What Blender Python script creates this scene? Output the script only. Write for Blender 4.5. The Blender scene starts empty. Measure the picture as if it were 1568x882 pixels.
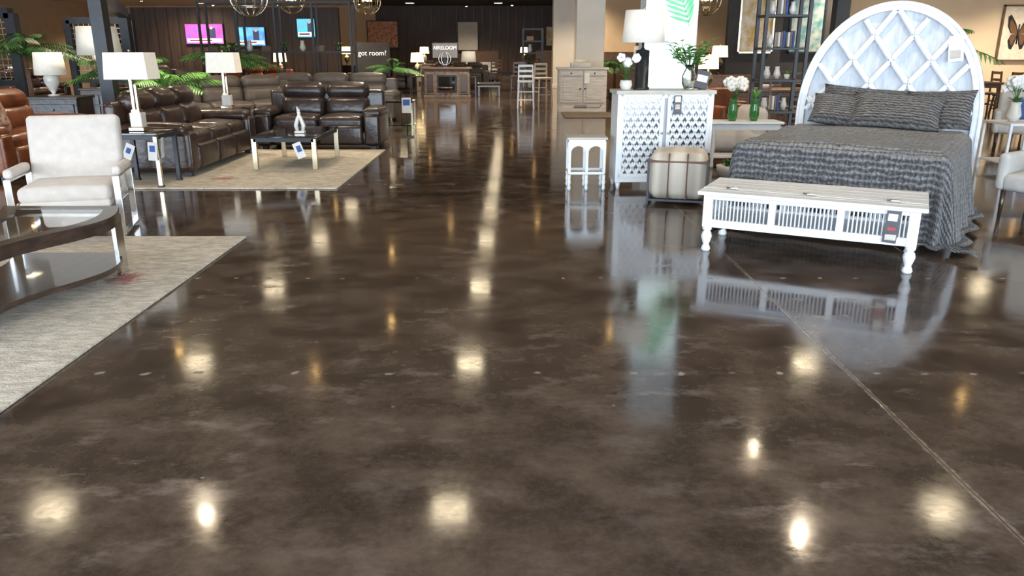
import bpy, math, random
from mathutils import Vector, Matrix, Euler
R=random.Random(7)
rad=math.radians
# ------------------------------------------------------------------ materials
def lk(nt,a,b): nt.links.new(a,b)
def base(name):
    m=bpy.data.materials.new(name); m.use_nodes=True
    nt=m.node_tree; b=nt.nodes['Principled BSDF']; return m,nt,b
def setin(b,k,v):
    if k in b.inputs: b.inputs[k].default_value=v
def mat(name,col,rough=.5,metal=0,col2=None,scale=6,stretch=(1,1,1),bump=0,bscale=None,emit=0,ecol=None,trans=0,coat=0,sheen=0,detail=4,ior=1.5):
    m,nt,b=base(name)
    if col2 is None: col2=tuple(c*.8 for c in col)
    tc=nt.nodes.new('ShaderNodeTexCoord'); mp=nt.nodes.new('ShaderNodeMapping'); mp.inputs['Scale'].default_value=stretch
    lk(nt,tc.outputs['Object'],mp.inputs['Vector'])
    n=nt.nodes.new('ShaderNodeTexNoise'); n.inputs['Scale'].default_value=scale; n.inputs['Detail'].default_value=detail
    lk(nt,mp.outputs[0],n.inputs['Vector'])
    r=nt.nodes.new('ShaderNodeValToRGB'); r.color_ramp.elements[0].position=.35; r.color_ramp.elements[1].position=.65
    r.color_ramp.elements[0].color=(*col2,1); r.color_ramp.elements[1].color=(*col,1)
    lk(nt,n.outputs['Fac'],r.inputs['Fac']); lk(nt,r.outputs['Color'],b.inputs['Base Color'])
    b.inputs['Roughness'].default_value=rough; b.inputs['Metallic'].default_value=metal
    setin(b,'Transmission Weight',trans); setin(b,'Coat Weight',coat); setin(b,'Sheen Weight',sheen); b.inputs['IOR'].default_value=ior
    if bump:
        n2=nt.nodes.new('ShaderNodeTexNoise'); n2.inputs['Scale'].default_value=bscale or scale*8; n2.inputs['Detail'].default_value=3
        lk(nt,mp.outputs[0],n2.inputs['Vector'])
        bp=nt.nodes.new('ShaderNodeBump'); bp.inputs['Strength'].default_value=bump; bp.inputs['Distance'].default_value=.02
        lk(nt,n2.outputs['Fac'],bp.inputs['Height']); lk(nt,bp.outputs[0],b.inputs['Normal'])
    if emit:
        if ecol: b.inputs['Emission Color'].default_value=(*ecol,1)
        else: lk(nt,r.outputs['Color'],b.inputs['Emission Color'])
        b.inputs['Emission Strength'].default_value=emit
    return m
def mathn(nt,op,a,b=None,c=None):
    n=nt.nodes.new('ShaderNodeMath'); n.operation=op
    for i,x in enumerate((a,b,c)):
        if x is None: continue
        if isinstance(x,(int,float)): n.inputs[i].default_value=x
        else: lk(nt,x,n.inputs[i])
    return n.outputs[0]
def mixc(nt,f,a,b):
    n=nt.nodes.new('ShaderNodeMix'); n.data_type='RGBA'
    if isinstance(f,(int,float)): n.inputs[0].default_value=f
    else: lk(nt,f,n.inputs[0])
    for i,x in ((6,a),(7,b)):
        if isinstance(x,tuple): n.inputs[i].default_value=(*x,1)
        else: lk(nt,x,n.inputs[i])
    return n.outputs[2]
def noise(nt,vec,scale,detail=4,rough=.5,stretch=(1,1,1),loc=(0,0,0),dist=0):
    mp=nt.nodes.new('ShaderNodeMapping'); mp.inputs['Scale'].default_value=stretch; mp.inputs['Location'].default_value=loc
    lk(nt,vec,mp.inputs['Vector'])
    n=nt.nodes.new('ShaderNodeTexNoise'); n.inputs['Scale'].default_value=scale; n.inputs['Detail'].default_value=detail; n.inputs['Roughness'].default_value=rough
    n.inputs['Distortion'].default_value=dist
    lk(nt,mp.outputs[0],n.inputs['Vector']); return n.outputs['Fac']
def ramp(nt,f,p0,p1,a=0.,b=1.):
    n=nt.nodes.new('ShaderNodeMapRange'); n.inputs[1].default_value=p0; n.inputs[2].default_value=p1; n.inputs[3].default_value=a; n.inputs[4].default_value=b
    lk(nt,f,n.inputs[0]); return n.outputs[0]

def floor_material():
    m,nt,b=base('polished_concrete')
    tc=nt.nodes.new('ShaderNodeTexCoord'); V=tc.outputs['Object']
    s=nt.nodes.new('ShaderNodeSeparateXYZ'); lk(nt,V,s.inputs[0]); X,Y=s.outputs[0],s.outputs[1]
    big=noise(nt,V,.9,5,.55); mid=noise(nt,V,2.8,7,.62,(1,1.2,1),(3,1,0)); fine=noise(nt,V,30,6,.75)
    zone=ramp(nt,noise(nt,V,.75,3,.5,(1,1,1),(2,8,0)),.40,.62)
    c=mixc(nt,ramp(nt,big,.3,.7),(.036,.0235,.0165),(.070,.047,.033))
    c=mixc(nt,ramp(nt,mid,.45,.68,0,.85),c,(.118,.083,.061))
    c=mixc(nt,ramp(nt,mid,.34,.46,.65,0),c,(.024,.016,.0115))
    c=mixc(nt,ramp(nt,fine,.45,.85,0,.35),c,(.16,.12,.095))
    # cloudy pale scuffs, heavier in some zones
    st=noise(nt,V,4.0,6,.66,(.85,1.5,1),(9,4,0)); stm=mathn(nt,'MULTIPLY',ramp(nt,st,.54,.74,0,.9),mathn(nt,'ADD',mathn(nt,'MULTIPLY',zone,.75),.25)); c=mixc(nt,stm,c,(.21,.165,.148))
    sc=noise(nt,V,8,4,.6,(.5,1.9,1),(1,14,0)); c=mixc(nt,mathn(nt,'MULTIPLY',ramp(nt,sc,.66,.78,0,.6),zone),c,(.28,.24,.225))
    # rows of patched anchor holes
    wob=noise(nt,V,7,2); wob=mathn(nt,'MULTIPLY',mathn(nt,'SUBTRACT',wob,.5),.09)
    pres=ramp(nt,noise(nt,V,3.9,2,.5,(1,1,1),(5,7,0)),.40,.56,0,1)
    msk=None
    for y0,ph,per in ((3.45,0,.235),(5.07,.1,.25),(8.9,.2,.4)):
        fx=mathn(nt,'FRACT',mathn(nt,'ADD',mathn(nt,'DIVIDE',mathn(nt,'ADD',X,wob),per),ph))
        fx=mathn(nt,'MULTIPLY',mathn(nt,'SUBTRACT',fx,.5),per*.8)
        dy=mathn(nt,'ADD',mathn(nt,'SUBTRACT',Y,y0),wob)
        d=mathn(nt,'SQRT',mathn(nt,'ADD',mathn(nt,'MULTIPLY',fx,fx),mathn(nt,'MULTIPLY',dy,dy)))
        d=mathn(nt,'ADD',d,mathn(nt,'MULTIPLY',mathn(nt,'SUBTRACT',fine,.5),.02))
        k=ramp(nt,d,.008,.019,1,0)
        msk=k if msk is None else mathn(nt,'MAXIMUM',msk,k)
    msk=mathn(nt,'MULTIPLY',msk,pres)
    c=mixc(nt,mathn(nt,'MULTIPLY',msk,.7),c,(.30,.26,.23))
    vo=nt.nodes.new('ShaderNodeTexVoronoi'); vo.inputs['Scale'].default_value=3.0; lk(nt,V,vo.inputs['Vector'])
    sp=ramp(nt,mathn(nt,'ADD',vo.outputs['Distance'],mathn(nt,'MULTIPLY',fine,.06)),.040,.060,.5,0)
    c=mixc(nt,sp,c,(.34,.30,.27))
    # saw-cut joints
    jn=mathn(nt,'ABSOLUTE',mathn(nt,'SUBTRACT',X,1.63)); wob2=mathn(nt,'MULTIPLY',mathn(nt,'SUBTRACT',noise(nt,V,30,3),.5),.035)
    edge=mathn(nt,'ADD',jn,wob2)
    c=mixc(nt,ramp(nt,edge,.004,.017,.65,0),c,(.32,.25,.19))
    j2=mathn(nt,'ABSOLUTE',mathn(nt,'SUBTRACT',mathn(nt,'MODULO',mathn(nt,'ADD',Y,51.3),12.),0.))
    c=mixc(nt,ramp(nt,j2,.010,.022,.6,0),c,(.22,.17,.13))
    core=mathn(nt,'MAXIMUM',ramp(nt,jn,.003,.006,.7,0),ramp(nt,j2,.004,.007,.9,0))
    c=mixc(nt,core,c,(.018,.014,.011))
    lk(nt,c,b.inputs['Base Color'])
    ro=ramp(nt,mid,.3,.75,.055,.13); ro=mathn(nt,'ADD',ro,ramp(nt,fine,.4,.8,0,.05)); ro=mathn(nt,'ADD',ro,mathn(nt,'MULTIPLY',stm,.16)); ro=mathn(nt,'ADD',ro,mathn(nt,'MULTIPLY',msk,.3)); lk(nt,ro,b.inputs['Roughness'])
    b.inputs['IOR'].default_value=1.5
    bp=nt.nodes.new('ShaderNodeBump'); bp.inputs['Strength'].default_value=.2; bp.inputs['Distance'].default_value=.004
    h=mathn(nt,'SUBTRACT',mathn(nt,'ADD',mathn(nt,'MULTIPLY',noise(nt,V,2.2,2,.4,(.6,1.4,1)),.7),mathn(nt,'MULTIPLY',noise(nt,V,13,3,.5),.18)),mathn(nt,'MULTIPLY',core,1.5))
    lk(nt,h,bp.inputs['Height']); lk(nt,bp.outputs[0],b.inputs['Normal'])
    return m
def rug_material(name,a,b_,stripe=18,spot=None):
    m,nt,b=base(name); tc=nt.nodes.new('ShaderNodeTexCoord'); V=tc.outputs['Object']
    n1=noise(nt,V,stripe,5,.75,(.5,1.5,1)); n2=noise(nt,V,70,3,.7); n3=noise(nt,V,5,4,.6,(.4,2.2,1),(3,3,0))
    f=mathn(nt,'ADD',mathn(nt,'MULTIPLY',ramp(nt,n1,.40,.60),.55),mathn(nt,'MULTIPLY',ramp(nt,n2,.3,.7),.25)); f=mathn(nt,'ADD',f,mathn(nt,'MULTIPLY',ramp(nt,n3,.4,.6),.2))
    c=mixc(nt,f,b_,a)
    if spot:
        s=nt.nodes.new('ShaderNodeVectorMath'); s.operation='DISTANCE'; lk(nt,V,s.inputs[0]); s.inputs[1].default_value=spot
        d=mathn(nt,'ADD',s.outputs['Value'],mathn(nt,'MULTIPLY',noise(nt,V,14,4,.7),.5))
        c=mixc(nt,ramp(nt,d,.30,.42,.75,0),c,(.34,.03,.035))
    lk(nt,c,b.inputs['Base Color']); b.inputs['Roughness'].default_value=.95
    bp=nt.nodes.new('ShaderNodeBump'); bp.inputs['Strength'].default_value=1.; bp.inputs['Distance'].default_value=.02
    lk(nt,mathn(nt,'ADD',n1,n2),bp.inputs['Height']); lk(nt,bp.outputs[0],b.inputs['Normal'])
    return m
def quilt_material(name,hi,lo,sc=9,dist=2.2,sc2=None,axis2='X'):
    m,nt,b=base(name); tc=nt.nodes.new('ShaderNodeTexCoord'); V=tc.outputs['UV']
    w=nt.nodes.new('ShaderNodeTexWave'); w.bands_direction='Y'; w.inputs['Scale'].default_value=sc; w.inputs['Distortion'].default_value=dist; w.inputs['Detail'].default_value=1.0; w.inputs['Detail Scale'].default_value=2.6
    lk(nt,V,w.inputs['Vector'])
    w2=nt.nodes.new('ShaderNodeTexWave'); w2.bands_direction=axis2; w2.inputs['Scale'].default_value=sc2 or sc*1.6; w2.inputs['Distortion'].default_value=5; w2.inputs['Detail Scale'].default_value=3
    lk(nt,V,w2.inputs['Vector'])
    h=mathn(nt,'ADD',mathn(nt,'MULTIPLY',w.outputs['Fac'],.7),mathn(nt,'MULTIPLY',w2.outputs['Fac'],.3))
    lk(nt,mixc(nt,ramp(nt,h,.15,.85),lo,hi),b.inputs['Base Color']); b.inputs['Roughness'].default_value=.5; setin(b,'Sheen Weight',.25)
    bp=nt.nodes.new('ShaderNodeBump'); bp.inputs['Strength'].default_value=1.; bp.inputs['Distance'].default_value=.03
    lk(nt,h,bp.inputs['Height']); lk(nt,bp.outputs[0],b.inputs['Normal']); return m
def stripe_material(name,a,c2,axis='X',sc=10):
    m,nt,b=base(name); tc=nt.nodes.new('ShaderNodeTexCoord')
    w=nt.nodes.new('ShaderNodeTexWave'); w.bands_direction=axis; w.inputs['Scale'].default_value=sc; w.inputs['Distortion'].default_value=.15
    lk(nt,tc.outputs['Object'],w.inputs['Vector']); lk(nt,mixc(nt,ramp(nt,w.outputs['Fac'],.2,.8),a,c2),b.inputs['Base Color']); b.inputs['Roughness'].default_value=.6
    return m

WHITE=mat('white_painted_wood',(.78,.80,.83),.4,col2=(.67,.70,.74),scale=3,stretch=(1,5,5),bump=.04)
WHITEB=mat('shaded_white_panel',(.56,.60,.65),.55,col2=(.44,.48,.54),scale=5,stretch=(5,1,1.2))  # darker white puts recess shade into the headboard backing's colour
WHITE2=mat('white_lacquer',(.80,.83,.86),.3,col2=(.74,.78,.82))
CREAM=mat('cream_fabric',(.60,.545,.49),.85,col2=(.54,.485,.44),scale=12,bump=.3,bscale=180,sheen=.3)
OFFW=mat('offwhite_fabric',(.53,.52,.50),.9,col2=(.45,.44,.42),scale=8,bump=.3,bscale=150)
BROWNL=mat('dark_brown_leather',(.044,.022,.016),.34,col2=(.022,.011,.008),scale=5,bump=.35,bscale=14,coat=.1)
BLACKL=mat('espresso_leather',(.034,.022,.020),.32,col2=(.019,.012,.011),scale=4,bump=.35,bscale=12,coat=.1)
GREYL=mat('grey_leather',(.125,.105,.090),.45,col2=(.082,.068,.060),scale=4,bump=.3,bscale=12)
CARAM=mat('caramel_leather',(.24,.072,.026),.33,col2=(.125,.035,.013),scale=4,bump=.3,bscale=16)
CHROME=mat('brushed_chrome',(.75,.74,.72),.16,1,col2=(.6,.59,.57))
BRASS=mat('champagne_metal',(.66,.58,.42),.25,1,col2=(.55,.48,.34))
BLACKM=mat('black_metal',(.026,.028,.033),.4,.3,col2=(.018,.019,.022))
DARKW=mat('dark_walnut',(.060,.036,.025),.3,col2=(.030,.018,.013),scale=4,stretch=(8,1,8),bump=.05,coat=.3)
MIDW=mat('medium_wood',(.20,.105,.055),.45,col2=(.11,.055,.03),scale=4,stretch=(8,1,8))
GREYW=mat('whitewashed_wood',(.56,.52,.46),.55,col2=(.42,.385,.34),scale=4,stretch=(1,1,8))
BLACKG=mat('black_glass',(.012,.014,.016),.05,col2=(.01,.011,.013),coat=1)
GLASS=mat('clear_glass',(.9,.95,.95),.02,col2=(.88,.93,.93),trans=1,ior=1.45)
GREENG=mat('green_glass',(.10,.42,.10),.05,col2=(.07,.34,.08),trans=.6)
SHADE=mat('linen_lampshade',(.82,.79,.72),.8,col2=(.77,.74,.66),scale=30,emit=.10,ecol=(1,.86,.66))
SHADELIT=mat('lit_lampshade',(.9,.8,.6),.8,emit=2.2,ecol=(1,.72,.38))
LEAF=mat('palm_leaf_green',(.07,.21,.045),.5,col2=(.035,.12,.022),scale=9)
LEAFB=mat('bright_leaf_green',(.16,.38,.08),.45,col2=(.09,.26,.05),scale=9)
PETAL=mat('white_petal',(.86,.86,.83),.6,col2=(.8,.8,.76))
POT=mat('dark_ceramic',(.05,.05,.05),.3,col2=(.03,.03,.03))
CERAM=mat('white_ceramic',(.72,.70,.66),.25,col2=(.64,.62,.58))
TAG=mat('price_tag_card',(.72,.71,.69),.6,col2=(.64,.63,.61))
TAGD=mat('dark_tag_card',(.06,.06,.07),.4,col2=(.03,.03,.035))
REDM=mat('red_print',(.5,.04,.05),.5,col2=(.35,.03,.03))
BEIGEW=mat('beige_wall_paint',(.74,.61,.43),.85,col2=(.70,.57,.40),scale=2,bump=.05,bscale=90)
TANW=mat('tan_wall_paint',(.56,.40,.25),.85,col2=(.51,.36,.22),scale=2)
DARKWALL=mat('dark_wood_panelling',(.070,.038,.024),.55,col2=(.038,.020,.013),scale=2,stretch=(6,6,.6))
CHARW=mat('charcoal_wall_paint',(.050,.046,.045),.8,col2=(.040,.037,.036))
CEILT=mat('ceiling_tile',(.55,.46,.36),.9,col2=(.50,.42,.33),scale=3)
CEILB=mat('black_ceiling',(.014,.012,.011),.9,col2=(.009,.008,.008))
PANEL=mat('ceiling_light_diffuser',(1,.95,.85),.5,emit=15,ecol=(1,.82,.54))
SPOT=mat('spot_and_fill_glow',(1,.8,.5),.5,emit=36,ecol=(1,.60,.22))
COLW=mat('white_column_paint',(.72,.76,.78),.7,col2=(.68,.72,.74),scale=2)
COLB=mat('beige_column_paint',(.82,.75,.64),.7,col2=(.77,.70,.59),scale=2)
STONE=mat('stone_veneer',(.20,.155,.13),.6,col2=(.11,.085,.07),scale=9,bump=.3)
GRID=mat('chrome_wire',(.4,.36,.3),.3,1)
BLUEF=mat('blue_fabric',(.05,.12,.35),.8)
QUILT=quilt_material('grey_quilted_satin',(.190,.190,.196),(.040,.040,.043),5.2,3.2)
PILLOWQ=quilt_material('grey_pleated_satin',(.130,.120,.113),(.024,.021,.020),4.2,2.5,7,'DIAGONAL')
OTTO=stripe_material('striped_beige_hide',(.60,.54,.46),(.42,.37,.31),'X',1.3)
RUG1=rug_material('woven_cream_rug',(.92,.84,.72),(.44,.38,.30),20,(-2.60,5.0,0))
RUG2=rug_material('woven_ivory_rug',(.90,.82,.67),(.38,.33,.25),15,(-3.45,9.2,0))
RUG3=rug_material('brown_patterned_rug',(.22,.17,.12),(.07,.05,.04),12)
# ------------------------------------------------------------------ mesh builder
class M:
    def __init__(s,name): s.n=name; s.v=[];s.f=[];s.m=[];s.s=[];s.mats=[];s.uv={}
    def add(s,vs,fs,mt,smooth=False,loc=(0,0,0),rot=None,uvs=None):
        T=Matrix.Translation(loc)
        if rot is not None: T=T@(rot if isinstance(rot,Matrix) else Euler([rad(a) for a in rot]).to_matrix().to_4x4())
        o=len(s.v)
        if mt not in s.mats: s.mats.append(mt)
        k=s.mats.index(mt)
        for i,p in enumerate(vs):
            s.v.append(T@Vector(p))
            if uvs: s.uv[o+i]=uvs[i]
        for f in fs: s.f.append([o+i for i in f]); s.m.append(k); s.s.append(smooth)
    def box(s,c,d,mt,r=0,rot=None,seg=1,mid=1,puff=(0,0,0)):
        h=[x/2 for x in d]
        if r<=0:
            vs=[(x*h[0],y*h[1],z*h[2]) for x in(-1,1) for y in(-1,1) for z in(-1,1)]
            s.add(vs,[(0,1,3,2),(4,6,7,5),(0,4,5,1),(2,3,7,6),(0,2,6,4),(1,5,7,3)],mt,False,c,rot); return
        r=min(r,min(h)*.98)
        def ax(hh):
            a=[(hh-r)+r*math.tan(rad(45*i/seg)) for i in range(seg,0,-1)]
            inner=[-(hh-r)+2*(hh-r)*i/mid for i in range(mid+1)]
            return [-x for x in a]+inner+a[::-1]
        A=[ax(x) for x in h]; idx={};vs=[];fs=[]
        def vid(p):
            key=tuple(round(x,6) for x in p)
            if key in idx: return idx[key]
            q=[max(-(h[i]-r),min(h[i]-r,p[i])) for i in range(3)]
            dd=Vector([p[i]-q[i] for i in range(3)]); 
            if dd.length>1e-9: dd=dd.normalized()*r
            o=[q[i]+dd[i] for i in range(3)]
            for i in range(3):
                if puff[i]:
                    j,k=(i+1)%3,(i+2)%3
                    o[i]+=puff[i]*(p[i]/h[i])*(1-(p[j]/h[j])**2)*(1-(p[k]/h[k])**2)
            idx[key]=len(vs); vs.append(o); return idx[key]
        for i in range(3):
            j,k=(i+1)%3,(i+2)%3
            for sg in(-1,1):
                for a in range(len(A[j])-1):
                    for b in range(len(A[k])-1):
                        q=[]
                        for (u,w) in((a,b),(a+1,b),(a+1,b+1),(a,b+1)):
                            p=[0,0,0]; p[i]=sg*h[i]; p[j]=A[j][u]; p[k]=A[k][w]; q.append(vid(p))
                        fs.append(q if sg>0 else q[::-1])
        s.add(vs,fs,mt,seg>1,c,rot)
    def lathe(s,prof,mt,seg=20,loc=(0,0,0),rot=None,smooth=True):
        vs=[];fs=[];n=len(prof)
        for r,z in prof:
            for i in range(seg):
                a=2*math.pi*i/seg; vs.append((r*math.cos(a),r*math.sin(a),z))
        for j in range(n-1):
            for i in range(seg):
                k=(i+1)%seg; fs.append((j*seg+i,j*seg+k,(j+1)*seg+k,(j+1)*seg+i))
        if prof[0][0]>1e-4: fs.append(tuple(range(seg))[::-1])
        if prof[-1][0]>1e-4: fs.append(tuple((n-1)*seg+i for i in range(seg)))
        s.add(vs,fs,mt,smooth,loc,rot)
    def cyl(s,c,r,h,mt,seg=16,rot=None,r2=None):
        s.lathe([(r,-h/2),(r2 if r2 is not None else r,h/2)],mt,seg,c,rot)
    def prism(s,pts,h,mt,loc=(0,0,0),rot=None):
        n=len(pts); vs=[(x,y,0) for x,y in pts]+[(x,y,h) for x,y in pts]
        fs=[tuple(range(n))[::-1],tuple(range(n,2*n))]+[(i,(i+1)%n,n+(i+1)%n,n+i) for i in range(n)]
        s.add(vs,fs,mt,False,loc,rot)
    def ring(s,outer,inner,h,mt,loc=(0,0,0),rot=None,closed=True):
        n=len(outer); vs=[(x,y,0) for x,y in outer]+[(x,y,0) for x,y in inner]+[(x,y,h) for x,y in outer]+[(x,y,h) for x,y in inner]
        fs=[]
        for i in range(n if closed else n-1):
            k=(i+1)%n
            fs+=[(i,n+i,n+k,k),(2*n+i,2*n+k,3*n+k,3*n+i),(i,k,2*n+k,2*n+i),(n+i,3*n+i,3*n+k,n+k)]
        if not closed: fs+=[(0,2*n,3*n,n),(n-1,2*n-1,4*n-1,3*n-1)]
        s.add(vs,fs,mt,False,loc,rot)
    def beam(s,p0,p1,w,t,mt,r=0):
        p0=Vector(p0);p1=Vector(p1);d=p1-p0;L=d.length;z=d.normalized()
        ref=Vector((0,1,0)) if abs(z.y)<.95 else Vector((1,0,0))
        x=ref.cross(z).normalized(); y=z.cross(x)
        Mx=Matrix((x,y,z)).transposed().to_4x4()
        s.box((p0+p1)/2,(w,t,L),mt,r,Mx)
    def tube(s,pts,r,mt,seg=8,closed=False):
        pts=[Vector(p) for p in pts]; n=len(pts); vs=[];fs=[]
        rr=r if isinstance(r,(list,tuple)) else [r]*n
        up=None
        for i in range(n):
            a=pts[i-1] if (i>0 or closed) else pts[i]; b=pts[(i+1)%n] if (i<n-1 or closed) else pts[i]
            t=(b-a).normalized()
            if up is None: up=Vector((0,0,1)) if abs(t.z)<.9 else Vector((1,0,0))
            x=up.cross(t).normalized(); up=t.cross(x)
            for k in range(seg):
                an=2*math.pi*k/seg; vs.append(pts[i]+rr[i]*(math.cos(an)*x+math.sin(an)*up))
        for i in range(n if closed else n-1):
            j=(i+1)%n
            for k in range(seg):
                l=(k+1)%seg; fs.append((i*seg+k,i*seg+l,j*seg+l,j*seg+k))
        if not closed: fs+=[tuple(range(seg))[::-1],tuple((n-1)*seg+k for k in range(seg))]
        s.add(vs,fs,mt,True)
    def surf(s,fn,nu,nv,mt,smooth=True,loc=(0,0,0),rot=None,uvs=1.):
        vs=[];uv=[]
        for j in range(nv+1):
            for i in range(nu+1):
                vs.append(fn(i/nu,j/nv)); uv.append((i/nu*uvs,j/nv*uvs))
        w=nu+1
        fs=[(j*w+i,j*w+i+1,(j+1)*w+i+1,(j+1)*w+i) for j in range(nv) for i in range(nu)]
        s.add(vs,fs,mt,smooth,loc,rot,uv)
    def sphere(s,c,r,mt,seg=16,sc=(1,1,1)):
        pr=[(max(1e-5,r*math.sin(math.pi*i/10)),-r*math.cos(math.pi*i/10)) for i in range(11)]
        vs0=len(s.v); s.lathe(pr,mt,seg,c)
        for i in range(vs0,len(s.v)):
            d=s.v[i]-Vector(c); s.v[i]=Vector(c)+Vector((d.x*sc[0],d.y*sc[1],d.z*sc[2]))
    def pillow(s,c,w,h,t,mt,rot):
        for sg in(-1,1):
            def fn(u,v):
                a=2*u-1;b=2*v-1
                e=max(0,(1-a**4))*max(0,(1-b**4))
                return (w/2*a*(1-.07*(1-b*b)), h/2*b*(1-.07*(1-a*a)), sg*t/2*e**.55)
            s.surf(fn,14,12,mt,True,c,rot)
    def done(s,loc=(0,0,0),rz=0):
        me=bpy.data.meshes.new(s.n); me.from_pydata([tuple(v) for v in s.v],[],s.f)
        for m_ in s.mats: me.materials.append(m_)
        me.polygons.foreach_set('material_index',s.m); me.polygons.foreach_set('use_smooth',s.s)
        if s.uv:
            ul=me.uv_layers.new(name='UVMap')
            for l in me.loops:
                if l.vertex_index in s.uv: ul.data[l.index].uv=s.uv[l.vertex_index]
        me.update(); ob=bpy.data.objects.new(s.n,me); bpy.context.scene.collection.objects.link(ob)
        ob.location=loc; ob.rotation_euler=(0,0,rad(rz)); return ob
def text(parent,body,size,loc,rot,mt,name='lettering'):
    cu=bpy.data.curves.new(name,'FONT'); cu.body=body; cu.size=size; cu.extrude=.004; cu.align_x='CENTER'; cu.align_y='CENTER'
    cu.materials.append(mt); o=bpy.data.objects.new(name,cu); bpy.context.scene.collection.objects.link(o)
    o.parent=parent; o.location=loc; o.rotation_euler=[rad(a) for a in rot]; return o
# ------------------------------------------------------------------ room shell
X0,X1,Y0,Y1,HC=-24,17,-4,48,3.9
m=M('floor'); m.box(((X0+X1)/2,(Y0+Y1)/2,-.05),(X1-X0,Y1-Y0,.1),floor_material()); m.done()
m=M('ceiling'); m.box(((X0+X1)/2,(Y0+26)/2,HC+.05),(X1-X0,26-Y0,.1),CEILT); m.box(((X0-8)/2,(26+Y1)/2,HC+.05),(-8-X0,Y1-26,.1),CEILT)
m.box(((X1-8)/2,(26+Y1)/2,HC+.05),(X1+8,Y1-26,.1),CEILB); m.done()
m=M('wall_left'); m.box((X0-.1,(Y0+Y1)/2,HC/2),(.2,Y1-Y0,HC),TANW); m.done()
m=M('wall_right'); m.box((X1+.1,(Y0+Y1)/2,HC/2),(.2,Y1-Y0,HC),BEIGEW); m.done()
m=M('wall_back')
m.box((-16,Y1+.1,HC/2),(16,.2,HC),TANW); m.box((0,Y1+.1,HC/2),(16,.2,HC),DARKWALL); m.box((12.5,Y1+.1,HC/2),(9,.2,HC),CHARW)
for i in range(32): m.box((-7.75+i*.5,Y1-.02,HC/2),(.05,.04,HC),BLACKM)
m.done()
m=M('wall_storefront'); m.box(((X0+X1)/2,Y0-.1,.15),(X1-X0,.2,.3),BEIGEW); m.box(((X0+X1)/2,Y0-.1,3.55),(X1-X0,.2,.7),BEIGEW); 
m.box((X0+2,Y0-.1,1.75),(4,.2,2.9),BEIGEW); m.box((X1-1,Y0-.1,1.75),(2,.2,2.9),BEIGEW); m.done()
m=M('window_1')
for i in range(15): m.box((-20+i*2.5,Y0-.1,1.75),(.06,.1,2.9),BLACKM)
m.box((-2.5,Y0-.1,.33),(35,.1,.06),BLACKM); m.box((-2.5,Y0-.1,3.17),(35,.1,.06),BLACKM); m.done()
m=M('wall_partition'); m.box((13.0,25.1,HC/2),(8,.2,HC),BEIGEW); m.done()
m=M('wall_divider'); m.box((6.8,30,1.9),(7.2,.2,3.8),TANW); m.done()
m=M('wall_accent'); m.box((7.4,22,1.7),(3.2,.2,3.4),CHARW); m.done()
m=M('baseboard_back'); m.box((0,Y1-.06,.08),(16,.04,.16),BLACKM); m.done()
def column(loc,w,mt):
    m=M('square_column'); m.box((0,0,HC/2),(w,w,HC),mt,.015); m.box((0,0,.08),(w+.04,w+.04,.16),mt,.01); m.box((0,0,HC-.06),(w+.06,w+.06,.12),mt,.01); m.done(loc)
column((2.1,11.0,0),.66,COLW); column((2.05,21.6,0),.74,COLB); column((2.05,32,0),.9,COLB)
# ceiling fixtures
for gx in(-17,-11.3,-5.6,-.75,5.25,11):
    for k in range(10):
        gy=3.6+4.6*k
        if gx in(-17,-11.3) and k<3 or gx==11 and k>4: continue
        m=M('ceiling_panel_light'); s=.42
        m.box((0,0,-.012),(s,s,.02),PANEL)
        for a,b,c,d in((0,s/2+.015,s+.06,.03),(0,-s/2-.015,s+.06,.03),(s/2+.015,0,.03,s),(-s/2-.015,0,.03,s)): m.box((a,b,-.015),(c,d,.03),WHITE2)
        m.done((gx,gy,HC))
for p in((3.25,9.3),(3.2,7.4),(-3.55,7.8),(-3.3,12.),(-2.4,14.5),(1.9,14),(3.4,18),(-3.2,20),(7,11),(-8,10),(.8,24),(-1.9,23.5),(1.,35),(-4,38),(3,40),(-6,13),(-8.5,17),(-12,19),(-15,25),(-11,27.5),(-6,26),(-14,34),(-19,30),(6,16.5),(9,21),(5.5,27.5),(12.5,22.8),(-6,34),(0,44),(-8,43),(-18,40),(-16,44),(15.2,23),(2.2,29),(-21,44),(-12.5,44),(-2.5,45)):  # a few real spots; the rest are added to brighten the back half
    m=M('ceiling_spot_and_fill'); m.cyl((0,0,-.03),.02,.06,BLACKM); m.cyl((0,0,-.12),.06,.14,BLACKM); m.cyl((0,0,-.195),.05,.012,SPOT); o=m.done((p[0],p[1],HC))
    l=bpy.data.lights.new('spot_and_fill_bulb','SPOT'); l.energy=(600 if p[1]>20 else 430) if p[1]>12 else 120; l.color=(1,.83,.62); l.spot_size=rad(135); l.spot_blend=.9; l.shadow_soft_size=.05
    lo=bpy.data.objects.new('spot_and_fill_bulb',l); bpy.context.scene.collection.objects.link(lo); lo.parent=o; lo.location=(0,0,-.24)
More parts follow.
